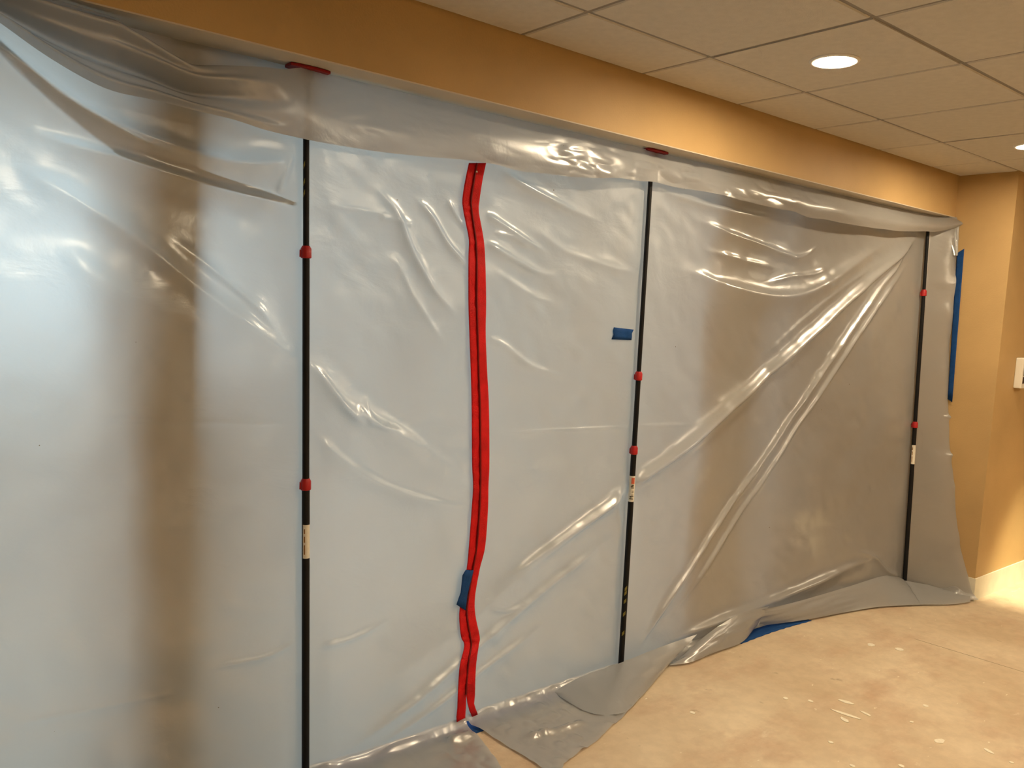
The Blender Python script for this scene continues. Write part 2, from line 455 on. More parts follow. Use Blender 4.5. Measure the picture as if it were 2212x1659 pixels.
# lattice noise
LAT = rng.standard_normal((4, 64, 64))
def vnoise(x, z, k, s):
    u, v = x * s + 17.3 + k, z * s + 5.1 * k + 9.7
    i, j = np.floor(u).astype(int), np.floor(v).astype(int)
    fu, fv = u - i, v - j; fu = fu * fu * (3 - 2 * fu); fv = fv * fv * (3 - 2 * fv)
    L = LAT[k % 4]
    g = lambda a, b: L[a % 64, b % 64]
    return (g(i, j) * (1 - fu) + g(i + 1, j) * fu) * (1 - fv) + (g(i, j + 1) * (1 - fu) + g(i + 1, j + 1) * fu) * fv

# folds: pixel polyline, height toward the viewer, half width above / below the line, taper at start / end
FOLDS = [
    # the two long pulls from the far pole's head
    ([(1985, 505), (1830, 645), (1650, 808), (1500, 938), (1370, 1042), (1290, 1107), (1130, 1236), (1050, 1305), (900, 1430)], 0.046, 0.036, 0.032, 0.08, 0.40),
    ([(1955, 540), (1850, 690), (1750, 838), (1640, 1002), (1560, 1120), (1480, 1243), (1410, 1355), (1365, 1420)], 0.026, 0.020, 0.018, 0.08, 0.12),
    ([(1962, 560), (1880, 682), (1778, 838), (1668, 1005), (1588, 1128), (1506, 1255), (1425, 1380)], 0.016, 0.012, 0.022, 0.12, 0.2),
    ([(1960, 530), (1860, 590), (1720, 700), (1560, 860)], 0.010, 0.020, 0.030, 0.2, 0.5),
    # swags right of the middle pole
    ([(1430, 575), (1500, 592), (1580, 622), (1680, 640), (1760, 620), (1860, 558), (1930, 515)], 0.036, 0.028, 0.060, 0.3, 0.3),
    ([(1480, 470), (1560, 500), (1640, 528), (1720, 556), (1775, 548)], 0.018, 0.016, 0.022, 0.35, 0.35),
    ([(1415, 405), (1500, 438), (1600, 462), (1720, 482)], 0.018, 0.018, 0.022, 0.2, 0.5),
    ([(1640, 616), (1700, 598), (1760, 590), (1800, 568)], 0.010, 0.009, 0.012, 0.3, 0.3),
    ([(1500, 535), (1600, 560), (1700, 585)], 0.010, 0.014, 0.020, 0.4, 0.4),
    ([(1700, 560), (1745, 548), (1770, 530)], 0.008, 0.008, 0.010, 0.3, 0.3),
    # between zipper and middle pole
    ([(1075, 360), (1130, 400), (1200, 438), (1300, 482)], 0.018, 0.015, 0.020, 0.2, 0.5),
    ([(1040, 458), (1090, 490), (1150, 530), (1190, 550)], 0.014, 0.011, 0.015, 0.15, 0.4),
    ([(1040, 520), (1100, 556), (1160, 586), (1210, 598)], 0.015, 0.012, 0.018, 0.15, 0.4),
    ([(1060, 500), (1110, 515), (1150, 545)], 0.008, 0.007, 0.009, 0.2, 0.4),
    ([(1060, 580), (1130, 625), (1210, 660)], 0.007, 0.010, 0.020, 0.3, 0.5),
    ([(1040, 725), (1090, 745), (1150, 790), (1240, 820)], 0.009, 0.010, 0.024, 0.2, 0.5),
    ([(1130, 480), (1220, 540), (1330, 580), (1385, 590)], 0.007, 0.016, 0.024, 0.4, 0.2),
    # left of the zipper, falling from the flap
    ([(800, 395), (850, 455), (885, 540), (930, 625), (985, 690)], 0.016, 0.018, 0.016, 0.3, 0.3),
    ([(890, 420), (930, 470), (965, 530), (1010, 580)], 0.013, 0.013, 0.012, 0.3, 0.2),
    ([(960, 425), (985, 470), (1012, 500)], 0.008, 0.008, 0.008, 0.3, 0.2),
    ([(840, 520), (890, 640), (960, 760)], 0.006, 0.012, 0.016, 0.4, 0.4),
    # long diagonal of the left bay running past the near pole to the zipper
    ([(-60, 310), (120, 405), (300, 520), (420, 618), (540, 706), (660, 790), (740, 875), (800, 910), (900, 960), (980, 1014), (1030, 1044)], 0.020, 0.030, 0.045, 0.2, 0.25),
    ([(655, 768), (700, 820), (745, 885), (785, 916)], 0.013, 0.009, 0.014, 0.3, 0.2),
    ([(785, 850), (792, 890), (815, 918), (870, 930)], 0.010, 0.008, 0.010, 0.3, 0.4),
    ([(765, 870), (790, 905), (800, 922)], 0.008, 0.006, 0.008, 0.3, 0.3),
    ([(672, 925), (720, 978), (800, 1034), (900, 1074), (1020, 1098)], 0.014, 0.014, 0.040, 0.15, 0.3),
    ([(350, 500), (450, 575), (560, 670), (610, 740)], 0.012, 0.014, 0.016, 0.4, 0.3),
    # swags of the left bay
    ([(-60, 60), (80, 165), (200, 245), (330, 300), (480, 345), (600, 350), (660, 320)], 0.026, 0.022, 0.045, 0.1, 0.2),
    ([(40, 270), (150, 312), (270, 343), (400, 385), (500, 412), (640, 445)], 0.022, 0.012, 0.045, 0.3, 0.15),
    ([(600, 420), (615, 380), (632, 330)], 0.010, 0.010, 0.010, 0.2, 0.2),
    # low diagonals from the middle pole to the near pole's foot
    ([(1345, 1065), (1240, 1140), (1120, 1230), (1040, 1290)], 0.014, 0.014, 0.020, 0.1, 0.4),
    ([(1335, 1150), (1200, 1250), (1080, 1350), (960, 1445), (820, 1560), (700, 1650)], 0.020, 0.024, 0.034, 0.2, 0.25),
    ([(1200, 1330), (1060, 1430), (900, 1540), (760, 1640)], 0.012, 0.014, 0.022, 0.3, 0.3),
    ([(680, 1395), (760, 1375), (850, 1335)], 0.008, 0.008, 0.012, 0.2, 0.4),
    ([(420, 1445), (560, 1420), (640, 1385)], 0.007, 0.007, 0.012, 0.4, 0.1),
    ([(1050, 1310), (1090, 1318), (1125, 1305)], 0.007, 0.006, 0.008, 0.3, 0.3),
    # low right
    ([(1420, 1400), (1560, 1330), (1700, 1280), (1850, 1215), (1920, 1200)], 0.034, 0.022, 0.040, 0.2, 0.4),
    ([(1330, 1060), (1345, 1150), (1352, 1210)], 0.010, 0.012, 0.012, 0.3, 0.4),
    ([(1835, 1190), (1880, 1200), (1915, 1235), (1960, 1245)], 0.014, 0.014, 0.020, 0.3, 0.3),
    ([(1990, 1160), (2030, 1175), (2070, 1185)], 0.012, 0.012, 0.016, 0.3, 0.2),
    ([(1995, 1195), (2030, 1225), (2085, 1250)], 0.018, 0.016, 0.026, 0.3, 0.2),
]
FOLDS += [
    ([(2004, 720), (2030, 735), (2056, 740)], 0.008, 0.010, 0.014, 0.3, 0.2),
    ([(2000, 880), (2030, 893), (2060, 905)], 0.018, 0.010, 0.014, 0.2, 0.1),
    ([(2000, 960), (2030, 972), (2062, 985)], 0.016, 0.010, 0.016, 0.2, 0.1),
    ([(1996, 1040), (2030, 1046), (2062, 1050)], 0.014, 0.012, 0.016, 0.2, 0.1),
    ([(1996, 1100), (2030, 1112), (2064, 1122)], 0.018, 0.012, 0.016, 0.2, 0.1),
    ([(2012, 505), (2040, 540), (2060, 600), (2062, 700)], 0.014, 0.012, 0.016, 0.2, 0.5),
]
# wide soft billows
for p_ in ([(660, 800), (850, 960), (1030, 1060)], [(20, 500), (300, 650), (640, 800)], [(700, 1560), (1000, 1350), (1330, 1130)], [(1420, 600), (1600, 660), (1900, 540)]):
    FOLDS.append((p_, 0.016, 0.08, 0.11, 0.3, 0.3))
# sharp flat creases where the sheet was folded in its packet
CREASES = [([(190, 905), (400, 913), (640, 916)], 0.004, 0.006), ([(1060, 938), (1250, 928), (1500, 915)], 0.005, 0.007),
           ([(20, 1560), (250, 1520), (400, 1490)], 0.004, 0.007), ([(700, 440), (860, 470)], 0.003, 0.006), ([(815, 470), (890, 485)], 0.006, 0.008)]

def poly_dist(x, z, pts):
    best = np.full(x.shape, 1e9); sg = np.zeros(x.shape); tt = np.zeros(x.shape)
    seg = np.diff(pts, axis=0); ln = np.hypot(seg[:, 0], seg[:, 1]); cum = np.concatenate([[0], np.cumsum(ln)]); tot = cum[-1]
    for k in range(len(seg)):
        dx, dz = seg[k]; L2 = ln[k] ** 2
        t = np.clip(((x - pts[k, 0]) * dx + (z - pts[k, 1]) * dz) / L2, 0, 1)
        qx, qz = x - pts[k, 0] - t * dx, z - pts[k, 1] - t * dz
        d = np.hypot(qx, qz); mk = d < best
        best = np.where(mk, d, best); sg = np.where(mk, np.sign(qz), sg)
        tt = np.where(mk, (cum[k] + t * ln[k]) / tot, tt)
    return best, sg, tt

def resample(pts, n=28):
    p = np.array(pts, float); d = np.concatenate([[0], np.cumsum(np.hypot(*np.diff(p, axis=0).T))])
    # Catmull-Rom through the points
    t = np.linspace(0, len(p) - 1, n); out_ = []
    for s in t:
        i = min(int(s), len(p) - 2); f_ = s - i
        p0, p1, p2, p3 = p[max(i - 1, 0)], p[i], p[i + 1], p[min(i + 2, len(p) - 1)]
        out_.append(0.5 * (2 * p1 + (p2 - p0) * f_ + (2 * p0 - 5 * p1 + 4 * p2 - p3) * f_ ** 2 + (3 * p1 - p0 - 3 * p2 + p3) * f_ ** 3))
    return np.array(out_)

EDGE_Z = np.array([0.0, 0.03, 0.30, 0.52, 0.80, 1.17, 2.08, 2.23, 2.30])
EDGE_Y = np.array([-0.02, -0.01, 0.10, 0.156, 0.20, 0.262, 0.292, 0.312, 0.33])

def sheet_exact(x, z, base_only=False):
    x = np.asarray(x, float); z = np.asarray(z, float)
    px = [pole_at(i, z) for i in range(3)]
    off = 0.022
    y0 = px[0][1] + off; y1 = px[1][1] + off; y2 = px[2][1] + off
    ye = np.interp(z, EDGE_Z, EDGE_Y)
    t01 = (x - px[0][0]) / (px[1][0] - px[0][0]); t12 = (x - px[1][0]) / (px[2][0] - px[1][0])
    y = np.where(x < px[0][0], y0, np.where(x < px[1][0], y0 + (y1 - y0) * t01, np.where(x < px[2][0], y1 + (y2 - y1) * t12,
                 y2 + (ye - y2) * sm(0, 1, (x - px[2][0]) / (PIER_X - px[2][0])))))
    sag = np.where(x < px[0][0], sm(0, 0.5, px[0][0] - x), np.where(x < px[1][0], np.sin(np.pi * np.clip(t01, 0, 1)), np.where(x < px[2][0], np.sin(np.pi * np.clip(t12, 0, 1)), 0)))
    y = y + 0.035 * sag * sm(0.0, 0.5, z) * sm(0, 0.35, SOF_Z - z)
    # the low right bay is blown back a little
    y = y + 0.05 * np.exp(-((x - 2.0) / 0.5) ** 2) * sm(0.7, 0.0, z)
    if base_only: return y
    free = sm(0.0, 0.10, np.minimum(np.minimum(abs(x - px[0][0]), abs(x - px[1][0])), abs(x - px[2][0])))
    h = 0.010 * vnoise(x, z, 0, 2.2) + 0.004 * vnoise(x, z, 1, 6.0) + 0.0012 * vnoise(x + 0.4 * z, z, 2, 17.0)
    for pts, A, wu, wd, ta, tb in FOLDS3:
        mnx, mxx = pts[:, 0].min() - 0.35, pts[:, 0].max() + 0.35; mnz, mxz = pts[:, 1].min() - 0.35, pts[:, 1].max() + 0.35
        mk = (x > mnx) & (x < mxx) & (z > mnz) & (z < mxz)
        if not mk.any(): continue
        d, sg, t = poly_dist(x[mk], z[mk], pts)
        wv = np.where(sg > 0, wu, wd)
        env = sm(0, ta, t) * sm(0, tb, 1 - t)
        r = d / wv
        g = np.exp(-r * r / (0.35 + r * 0.65))           # rounded crest, longer tail
        hh = np.zeros(x.shape); hh[mk] = A * env * g; h = h + hh
    for pts, A, wv in CREASES3:
        d, sg, t = poly_dist(x, z, pts)
        h = h + A * np.exp(-d / wv) * sm(0, 0.15, t) * sm(0, 0.15, 1 - t)
    h = h * (0.25 + 0.75 * free)
    # the poles stand in front: never let the sheet come through them
    for i in range(3):
        lim = px[i][1] + 0.016
        near = np.exp(-((x - px[i][0]) / 0.035) ** 2)
        y_now = y - h
        h = h - near * np.maximum(lim - y_now, 0)
    return y - h

def to_plane(pts):
    out_ = []
    for px, py in resample(pts):
        Y = 0.45
        for _ in range(5):
            q = on_y(px, py, Y); Y = float(sheet_exact(np.array([min(q[0], PIER_X)]), np.array([q[2]]), True)[0])
        out_.append([q[0], q[2]])
    return np.array(out_)
FOLDS3 = [(to_plane(p), *r) for p, *r in FOLDS]
CREASES3 = [(to_plane(p), *r) for p, *r in CREASES]
# tabulated once, then interpolated
GX = np.arange(-3.5, PIER_X + 0.02, 0.005); GZ = np.arange(-0.02, SOF_Z + 0.04, 0.005)
TAB = sheet_exact(*np.meshgrid(GX, GZ))
def sheet_y(x, z):
    u = np.clip((np.asarray(x, float) - GX[0]) / 0.005, 0, len(GX) - 1.001); v = np.clip((np.asarray(z, float) - GZ[0]) / 0.005, 0, len(GZ) - 1.001)
    i = u.astype(int); j = v.astype(int); fu = u - i; fv = v - j
    return (TAB[j, i] * (1 - fu) + TAB[j, i + 1] * fu) * (1 - fv) + (TAB[j + 1, i] * (1 - fu) + TAB[j + 1, i + 1] * fu) * fv

def on_sheet(px, py, off=0.0):
    Y = 0.45
    for _ in range(6):
        q = on_y(px, py, Y); Y = float(sheet_y(q[0], q[2])) - off
    return on_y(px, py, Y)

# zipper outline: row, left edge, middle, right edge
ZIP = [(352, 1013, 1031, 1050), (390, 1005, 1024, 1042), (430, 999, 1018, 1036), (455, 1001, 1019, 1034), (490, 1008, 1024, 1040), (520, 1013, 1028, 1045), (560, 1012, 1030, 1048),
       (650, 1012, 1030, 1050), (720, 1014, 1032, 1049), (800, 1017, 1034, 1052), (880, 1019, 1037, 1056), (1000, 1020, 1038, 1057),
       (1050, 1022, 1038, 1055), (1100, 1019, 1036, 1054), (1180, 1013, 1030, 1048), (1230, 1008, 1022, 1036), (1290, 997, 1012, 1026),
       (1330, 992, 1009, 1027), (1375, 996, 1016, 1036), (1395, 1003, 1018, 1034), (1440, 993, 1011, 1028), (1500, 989, 1007, 1026)]
zc = np.array([on_y(r[2], r[0], 0.45) for r in ZIP])
def zip_x(z): return np.interp(z, zc[::-1, 2], zc[::-1, 0])

# front edge of the sheet where it lies on the floor (x, y)
EDGE_PX = [(1200, 1659), (1290, 1600), (1350, 1545), (1392, 1500), (1440, 1437), (1480, 1432), (1545, 1408), (1600, 1388), (1628, 1360), (1660, 1347), (1740, 1338), (1900, 1311), (2000, 1307)]
ep = np.array([on_z(px, py, 0.005) for px, py in EDGE_PX])
EX = np.concatenate([[-3.6, -0.6, -0.1], ep[:, 0], [PIER_X]]); EY = np.concatenate([[-0.30, -0.32, -0.10], ep[:, 1], [-0.02]])
o_ = np.argsort(EX); EX, EY = EX[o_], EY[o_]
def front_y(x): return np.interp(x, EX, EY)

def fold_floor(x, y, pts, A, wv):
    p = np.array([on_z(a, b, 0.0)[:2] for a, b in pts])
    d, sg, t = poly_dist(x, y, p)
    return A * np.exp(-(d / wv) ** 2) * sm(0, 0.2, t) * sm(0, 0.2, 1 - t)

RC = 0.035
def sheet_block(xcols, side):
    """xcols: positions along the wall measured at the floor; side -1 left of zipper, +1 right of it"""
    zr = np.concatenate([np.linspace(SOF_Z, 0.25, 320), np.linspace(0.244, RC, 34)])
    X, Z = np.meshgrid(xcols, zr)
    # columns next to the zipper follow its line
    base = float(zip_x(0.0)); k = np.exp(-((X - base) / 0.22) ** 2)
    X = X + (zip_x(Z) - base) * k
    Y = sheet_exact(X, Z)
    rows = [np.stack([X, Y, Z], -1)]
    yb = Y[-1]; xb = X[-1]
    yf = front_y(xb); 
    run = np.maximum(yb - yf, 0.03)
    ns = 46
    for i in range(1, ns + 1):
        s = i / ns
        yy = yb - run * s
        lift = RC * np.exp(-(yb - yy) / 0.018)
        xx = xb.copy()
        # the slit below the zipper opens towards the viewer
        d = yb - yy
        if side < 0: xx = xx - (0.012 + 0.07 * sm(0.05, 0.40, d)) * np.exp(-((xb - base) / 0.20) ** 2) * sm(0, 0.03, d)
        else: xx = xx + (0.026 + 0.02 * sm(0.10, 0.40, d)) * np.exp(-((xb - base) / 0.22) ** 2) * sm(0, 0.10, d)
        zz = 0.004 + lift + 0.006 * (0.5 + 0.5 * np.tanh(vnoise(xx, yy, 3, 9.0))) + 0.004 * abs(vnoise(xx, yy, 2, 23.0))
        for pts, A, wv in (([(1335, 1432), (1400, 1402), (1455, 1385), (1508, 1372)], 0.055, 0.035), ([(1500, 1400), (1560, 1365), (1610, 1335), (1660, 1312)], 0.050, 0.040),
                           ([(1130, 1600), (1200, 1585), (1270, 1560)], 0.014, 0.016), ([(1130, 1500), (1210, 1470), (1300, 1445)], 0.030, 0.030),
                           ([(1700, 1300), (1850, 1275), (1960, 1255), (2060, 1275)], 0.035, 0.040), ([(1960, 1262), (2020, 1280), (2090, 1300)], 0.030, 0.018),
                           ([(800, 1640), (900, 1600), (1000, 1560)], 0.02, 0.03), ([(960, 1610), (1000, 1600), (1022, 1590)], 0.022, 0.02)):
            zz = zz + fold_floor(xx, yy, pts, A, wv)
        rows.append(np.stack([xx, yy, zz], -1)[None])
    return np.concatenate(rows, 0)

bx = float(zip_x(0.0))
sheet = empty('plastic_sheet', (0.8, 0.46, 0))
PL = sheet_block(np.concatenate([np.linspace(-3.4, -2.2, 50)[:-1], np.linspace(-2.2, bx, 335)]), -1)
PR = sheet_block(np.linspace(bx, PIER_X - 0.004, 560), +1)
link('curtain_left', grid_mesh('curtain_left', PL), 'poly_sheet', sheet, True)['label'] = 'sheet left of the red zipper'
link('curtain_right', grid_mesh('curtain_right', PR), 'poly_sheet', sheet, True)['label'] = 'sheet right of the red zipper'
tag(sheet, 'translucent milky plastic sheet hung from the soffit and spilling onto the floor', 'plastic sheet')

# doubled-over pleats behind the left bay
def pleat(upper, lower, name):
    a = resample(upper, 60); b = resample(lower, 60); rows = []
    for k in range(12):
        s = k / 11; row = []
        for p, q in zip(a, b):
            P = on_sheet(*(p * (1 - s) + q * s)); row.append(P + np.array([0, 0.012 + 0.010 * math.sin(math.pi * s), 0]))
        rows.append(row)
    return link(name, grid_mesh(name, np.array(rows)), 'poly_sheet', sheet, True)
pleat([(-80, 20), (0, 87), (67, 147), (140, 207), (234, 264), (301, 301), (368, 331), (452, 371), (560, 408), (640, 438)],
      [(-80, 45), (0, 117), (84, 197), (167, 268), (234, 318), (268, 341), (400, 385), (500, 412), (636, 445)], 'pleat')

# stiff folds of the hem standing off the floor
def hem(top, bot, yt, bulge):
    a = resample(top, 26); b = resample(bot, 26); A_ = np.array([on_y(p[0], p[1], y_) for p, y_ in zip(a, np.linspace(yt[0], yt[1], 26))]); B_ = np.array([on_z(p[0], p[1], 0.012) for p in b])
    rows = []
    for s_ in np.linspace(0, 1, 14):
        P = A_ * (1 - s_) + B_ * s_; P = P + np.array([0, -1, 0.6]) * (0.6 * bulge * math.sin(math.pi * s_) * np.sin(np.linspace(0.2, 2.9, 26)))[:, None]
        P[:, 1] += 0.003 * vnoise(P[:, 0], P[:, 2] + s_, 1, 11.0) * (1 if 0 < s_ < 1 else 0)
        P[:, 2] = np.maximum(P[:, 2], 0.010); rows.append(P)
    return link('hem_fold', grid_mesh('hem_fold', np.array(rows)), 'poly_sheet', sheet, True)
hem([(1196, 1494), (1250, 1464), (1300, 1446), (1345, 1430), (1420, 1400), (1506, 1370)], [(1200, 1499), (1275, 1540), (1345, 1540), (1378, 1512), (1403, 1485), (1443, 1438)], (0.44, 0.400), 0.014)
hem([(1470, 1420), (1525, 1372), (1575, 1338), (1612, 1322), (1662, 1309)], [(1446, 1437), (1490, 1431), (1545, 1409), (1600, 1389), (1627, 1362)], (0.40, 0.40), 0.016)
hem([(1640, 1318), (1720, 1300), (1830, 1268), (1915, 1243), (1958, 1254)], [(1640, 1352), (1740, 1339), (1830, 1322), (1900, 1311), (1990, 1306)], (0.40, 0.33), 0.012)
hem([(1955, 1254), (2000, 1262), (2050, 1266), (2092, 1268)], [(1990, 1306), (2020, 1306), (2060, 1305), (2096, 1300)], (0.32, 0.05), 0.010)

# ------------------------------------------------------------------ the flap folded over in front of the poles
FB = [(-270, -112), (-120, -40), (0, 48), (110, 125), (230, 190), (330, 218), (480, 252), (570, 280), (660, 302), (760, 320), (900, 338), (1000, 347), (1080, 358), (1200, 380), (1280, 386), (1340, 386),
      (1405, 394), (1500, 412), (1600, 434), (1700, 458), (1800, 478), (1900, 494), (1960, 500), (2010, 500), (2045, 495), (2072, 488)]
FT = [(-270, -240), (-120, -150), (0, -90), (100, -45), (190, 2), (300, 72), (370, 118), (415, 140), (480, 143), (560, 145), (612, 150)]
def flap_Y(x):
    return np.interp(x, [-2.6, -1.6, -1.0, -0.73, 0.0, 0.82, 2.0, 3.05, 3.25, PIER_X], [0.33, 0.36, 0.395, 0.412, 0.415, 0.405, 0.395, 0.375, 0.36, 0.30])
def on_flap(px, py):
    x = 0.0; Y = 0.41
    for _ in range(8):
        q = on_y(px, py, Y); Y = float(flap_Y(q[0]))
    return on_y(px, py, Y)
fb = np.array([on_flap(*p) for p in resample(FB, 120)]); ft = np.array([on_flap(*p) for p in resample(FT, 60)])
xs = np.linspace(max(fb[0, 0], ft[0, 0]) , min(fb[-1, 0], PIER_X - 0.006), 420)
zb = np.interp(xs, fb[:, 0], fb[:, 2]); zt = np.interp(xs, ft[:, 0], ft[:, 2], right=SOF_Z - 0.004)
xj = ft[-1, 0]
zt = np.where(xs > xj, zt + 0 * xs, np.minimum(zt, SOF_Z - 0.004))
zt = np.where(xs > xj, np.minimum(SOF_Z - 0.004, np.interp(xs, [xj, xj + 0.07], [ft[-1, 2], SOF_Z - 0.006])), zt)
vv = np.linspace(0, 1, 64)
X, V = np.meshgrid(xs, vv)
Z = zt[None] * (1 - V) + zb[None] * V
Y = flap_Y(X) - 0.012 * np.sin(np.pi * V) + 0.02 * (1 - V) * sm(xj, xj + 0.2, X)
crump = sm(0.10, 0.45, X) * sm(2.2, 1.0, X) + 0.25
Y = Y - crump * (0.007 * vnoise(X * 0.5, Z, 0, 9) + 0.005 * abs(vnoise(X * 0.42 + Z * 0.3, Z, 1, 17)) + 0.0016 * abs(vnoise(X * 0.6, Z, 2, 37)))
left = sm(xj + 0.05, xj - 0.35, X)
Y = Y - left * (0.055 * np.exp(-((V - 0.22) / 0.15) ** 2) - 0.045 * np.exp(-((V - 0.58) / 0.13) ** 2) + 0.034 * np.exp(-((V - 0.90) / 0.065) ** 2) + 0.010 * vnoise(X * 0.5 + V, V * 0.6, 2, 7.0))
right = sm(1.1, 2.4, X)
Y = Y - right * 0.018 * np.exp(-((V - 0.7) / 0.3) ** 2)
pole2 = np.exp(-((X - 0.82) / 0.03) ** 2); Y = Y - pole2 * 0.008 * V
Z = Z + 0.004 * vnoise(X, Z * 0, 1, 7.0) * V
link('top_flap', grid_mesh('top_flap', np.stack([X, Y, Z], -1)), 'poly_flap', sheet, True)['label'] = 'loose top flap hanging in front of the poles'
# extra layer of sheet added to darken the gap above the sagging flap
gx = np.linspace(-2.0, -0.70, 60)
zlo_ = np.interp(gx, xs, 0.55 * zt + 0.45 * zb)
TT = np.linspace(0, 1, 14)[:, None]
Xg = np.repeat(gx[None], 14, 0); Zg = SOF_Z * (1 - TT) + zlo_[None] * TT
Yg = sheet_y(Xg, Zg) + 0.03 + 0.008 * vnoise(Xg, Zg, 1, 5.0)
link('gap_darkener', grid_mesh('gap_darkener', np.stack([Xg, Yg, Zg], -1)), 'poly_sheet', sheet, True)
# the tail of the flap bunched against the pier
tail_px = [[(2040, 494), (2058, 490), (2073, 487)], [(2048, 512), (2062, 508), (2071, 505)], [(2054, 530), (2064, 528), (2070, 526)], [(2060, 552), (2066, 552), (2069, 552)]]
rows = []
for r in tail_px:
    r = resample(r, 8); row = []
    for k, (a, b_) in enumerate(r):
        P = on_x(a, b_, PIER_X - 0.012 - 0.03 * (1 - k / 7) - 0.008 * math.sin(k * 2.2)); row.append(P)
    rows.append(row)
link('flap_tail', grid_mesh('flap_tail', np.array(rows)), 'poly_flap', sheet, True)

# ------------------------------------------------------------------ spring poles
POLE_SPEC = [dict(coll=((668, 545), (667, 1045)), lab=(1131, 1203), lx=0, txt='plain', marks=[(672, 359), (674, 396), (673, 420)], label='nearest black spring pole with red collars, left of the zipper'),
             dict(coll=((1377, 812), (1368, 972)), lab=(1028, 1083), lx=0, txt='ink', marks=[(1352, 1270), (1352, 1279), (1350, 1297), (1349, 1324), (1346, 1366)], label='middle black spring pole with red collars, beside the small blue tape square'),
             dict(coll=((1996, 632), (1977, 917)), lab=(960, 1000), lx=0, txt='plain', marks=[], label='farthest black spring pole with red collars, near the pier')]
to_cam = np.array([CAM[0], CAM[1]])
for i, sp_ in enumerate(POLE_SPEC):
    a, b_ = np.array(POLES[i][0]), np.array(POLES[i][1])
    P = empty('spring_pole', tuple(a))
    zlen = SOF_Z - 0.02
    def at(z):
        t = z / SOF_Z; return a + (b_ - a) * t
    zcs = sorted([float(on_y(px, py, (a[1] + b_[1]) / 2)[2]) for px, py in sp_['coll']])
    zlo, zhi = zcs
    Ltot = np.linalg.norm(b_ - a)
    k = Ltot / SOF_Z
    rl, rm, ru = 0.0125, 0.0110, 0.0095
    MB().lathe(a, b_, [(0.014 * k, rl), (zlo * k, rl)], 20).build('lower_tube', 'black_tube', P, smooth_angle=0.8)
    MB().lathe(a, b_, [((zlo - 0.02) * k, rm), (zhi * k, rm)], 20).build('middle_tube', 'black_tube', P, smooth_angle=0.8)
    MB().lathe(a, b_, [((zhi - 0.02) * k, ru), ((SOF_Z - 0.055) * k, ru)], 20).build('upper_tube', 'black_tube', P, smooth_angle=0.8)
    MB().lathe(a, b_, [(0.001, 0.030), (0.010, 0.030), (0.016, 0.020), (0.03, 0.0145)], 20).build('foot', 'black_tube', P, smooth_angle=0.6)
    for zc_ in (zlo, zhi):
        r0 = 0.0165
        co = MB().lathe(a, b_, [((zc_ - 0.019) * k, r0 - 0.002), ((zc_ - 0.017) * k, r0), ((zc_ + 0.010) * k, r0), ((zc_ + 0.019) * k, r0 - 0.005)], 20).build('collar', 'red_plastic', P, smooth_angle=0.6)
        c_ = at(zc_); d = to_cam - c_[:2]; d /= np.linalg.norm(d); n_ = np.array([-d[1], d[0]])
        mb = MB()                                    # clamp lug
        pts = [(c_[0] + d[0] * u * 0.006 - n_[0] * w_, c_[1] + d[1] * u * 0.006 - n_[1] * w_) for u, w_ in ((-1, 0.012), (1, 0.012), (1, 0.0195), (-1, 0.0195))]
        mb.prism([(p[0], p[1], c_[2] - 0.016) for p in pts], (0, 0, 0.022)).build('lug', 'red_plastic', co)
    # head: swivel and red plate under the soffit
    hd = MB().lathe(at(SOF_Z - 0.06), at(SOF_Z - 0.012), [(0, 0.013), (0.02, 0.013), (0.03, 0.018), (0.048, 0.018)], 18).build('head', 'black_tube', P, smooth_angle=0.6)
    t_ = b_; w2, dpt = 0.064, 0.030
    mb = MB(); n = 12
    fr_ = []
    for (yy) in (-dpt, dpt):
        for s in np.linspace(-1, 1, n):
            fr_.append((t_[0] + s * w2, t_[1] + (-0.012, -0.012, 0.03)[i] + yy * (1 - 0.25 * abs(s) ** 3), SOF_Z - 0.013))
    poly = fr_[:n] + fr_[n:][::-1]
    mb.prism([(p[0], p[1], SOF_Z - 0.010) for p in poly], (0, 0, 0.009)).build('head_plate', 'dark_red', P, bevel=0.002)
    # sticker wrapped round the side that faces the room
    ymid = (a[1] + b_[1]) / 2
    xmid = [668, 1362, 1975][i]
    z1, z0 = float(on_y(xmid, sp_['lab'][0], ymid)[2]), float(on_y(xmid, sp_['lab'][1], ymid)[2])
    def wrap(z0, z1, a0, a1, r, n=10, rows_=2):
        G = []
        for zz in np.linspace(z0, z1, rows_):
            c_ = at(zz); base = math.atan2(to_cam[1] - c_[1], to_cam[0] - c_[0]); row = []
            for th in np.linspace(a0, a1, n):
                row.append((c_[0] + r * math.cos(base + th), c_[1] + r * math.sin(base + th), zz))
            G.append(row)
        return np.array(G)
    lb = link('sticker', grid_mesh('sticker', wrap(z0, z1, -0.75 if sp_['txt'] == 'plain' else -1.5, 1.25 if i != 2 else 1.4, rl + 0.0006)), 'label_white', P, True)
    lb['label'] = 'white paper sticker'
    if sp_['txt'] == 'ink':
        hgt = z1 - z0
        link('print', grid_mesh('print', wrap(z1 - 0.30 * hgt, z1 - 0.06 * hgt, -0.2, 0.9, rl + 0.0011)), 'label_red', lb, True)
        for q, (u0, u1, a0, a1) in enumerate(((0.33, 0.37, -0.1, 0.7), (0.38, 0.42, -0.3, 0.6), (0.44, 0.47, -0.2, 0.8), (0.57, 0.59, 0.1, 0.8), (0.63, 0.65, 0.1, 0.8), (0.72, 0.74, 0.0, 0.8), (0.78, 0.81, -0.5, 0.8), (0.83, 0.85, -0.4, 0.2), (0.87, 0.90, -0.6, 0.7))):
            link('print', grid_mesh('print', wrap(z1 - u1 * hgt, z1 - u0 * hgt, a0, a1, rl + 0.0012)), 'label_ink', lb, True)
    else:
        hgt = z1 - z0
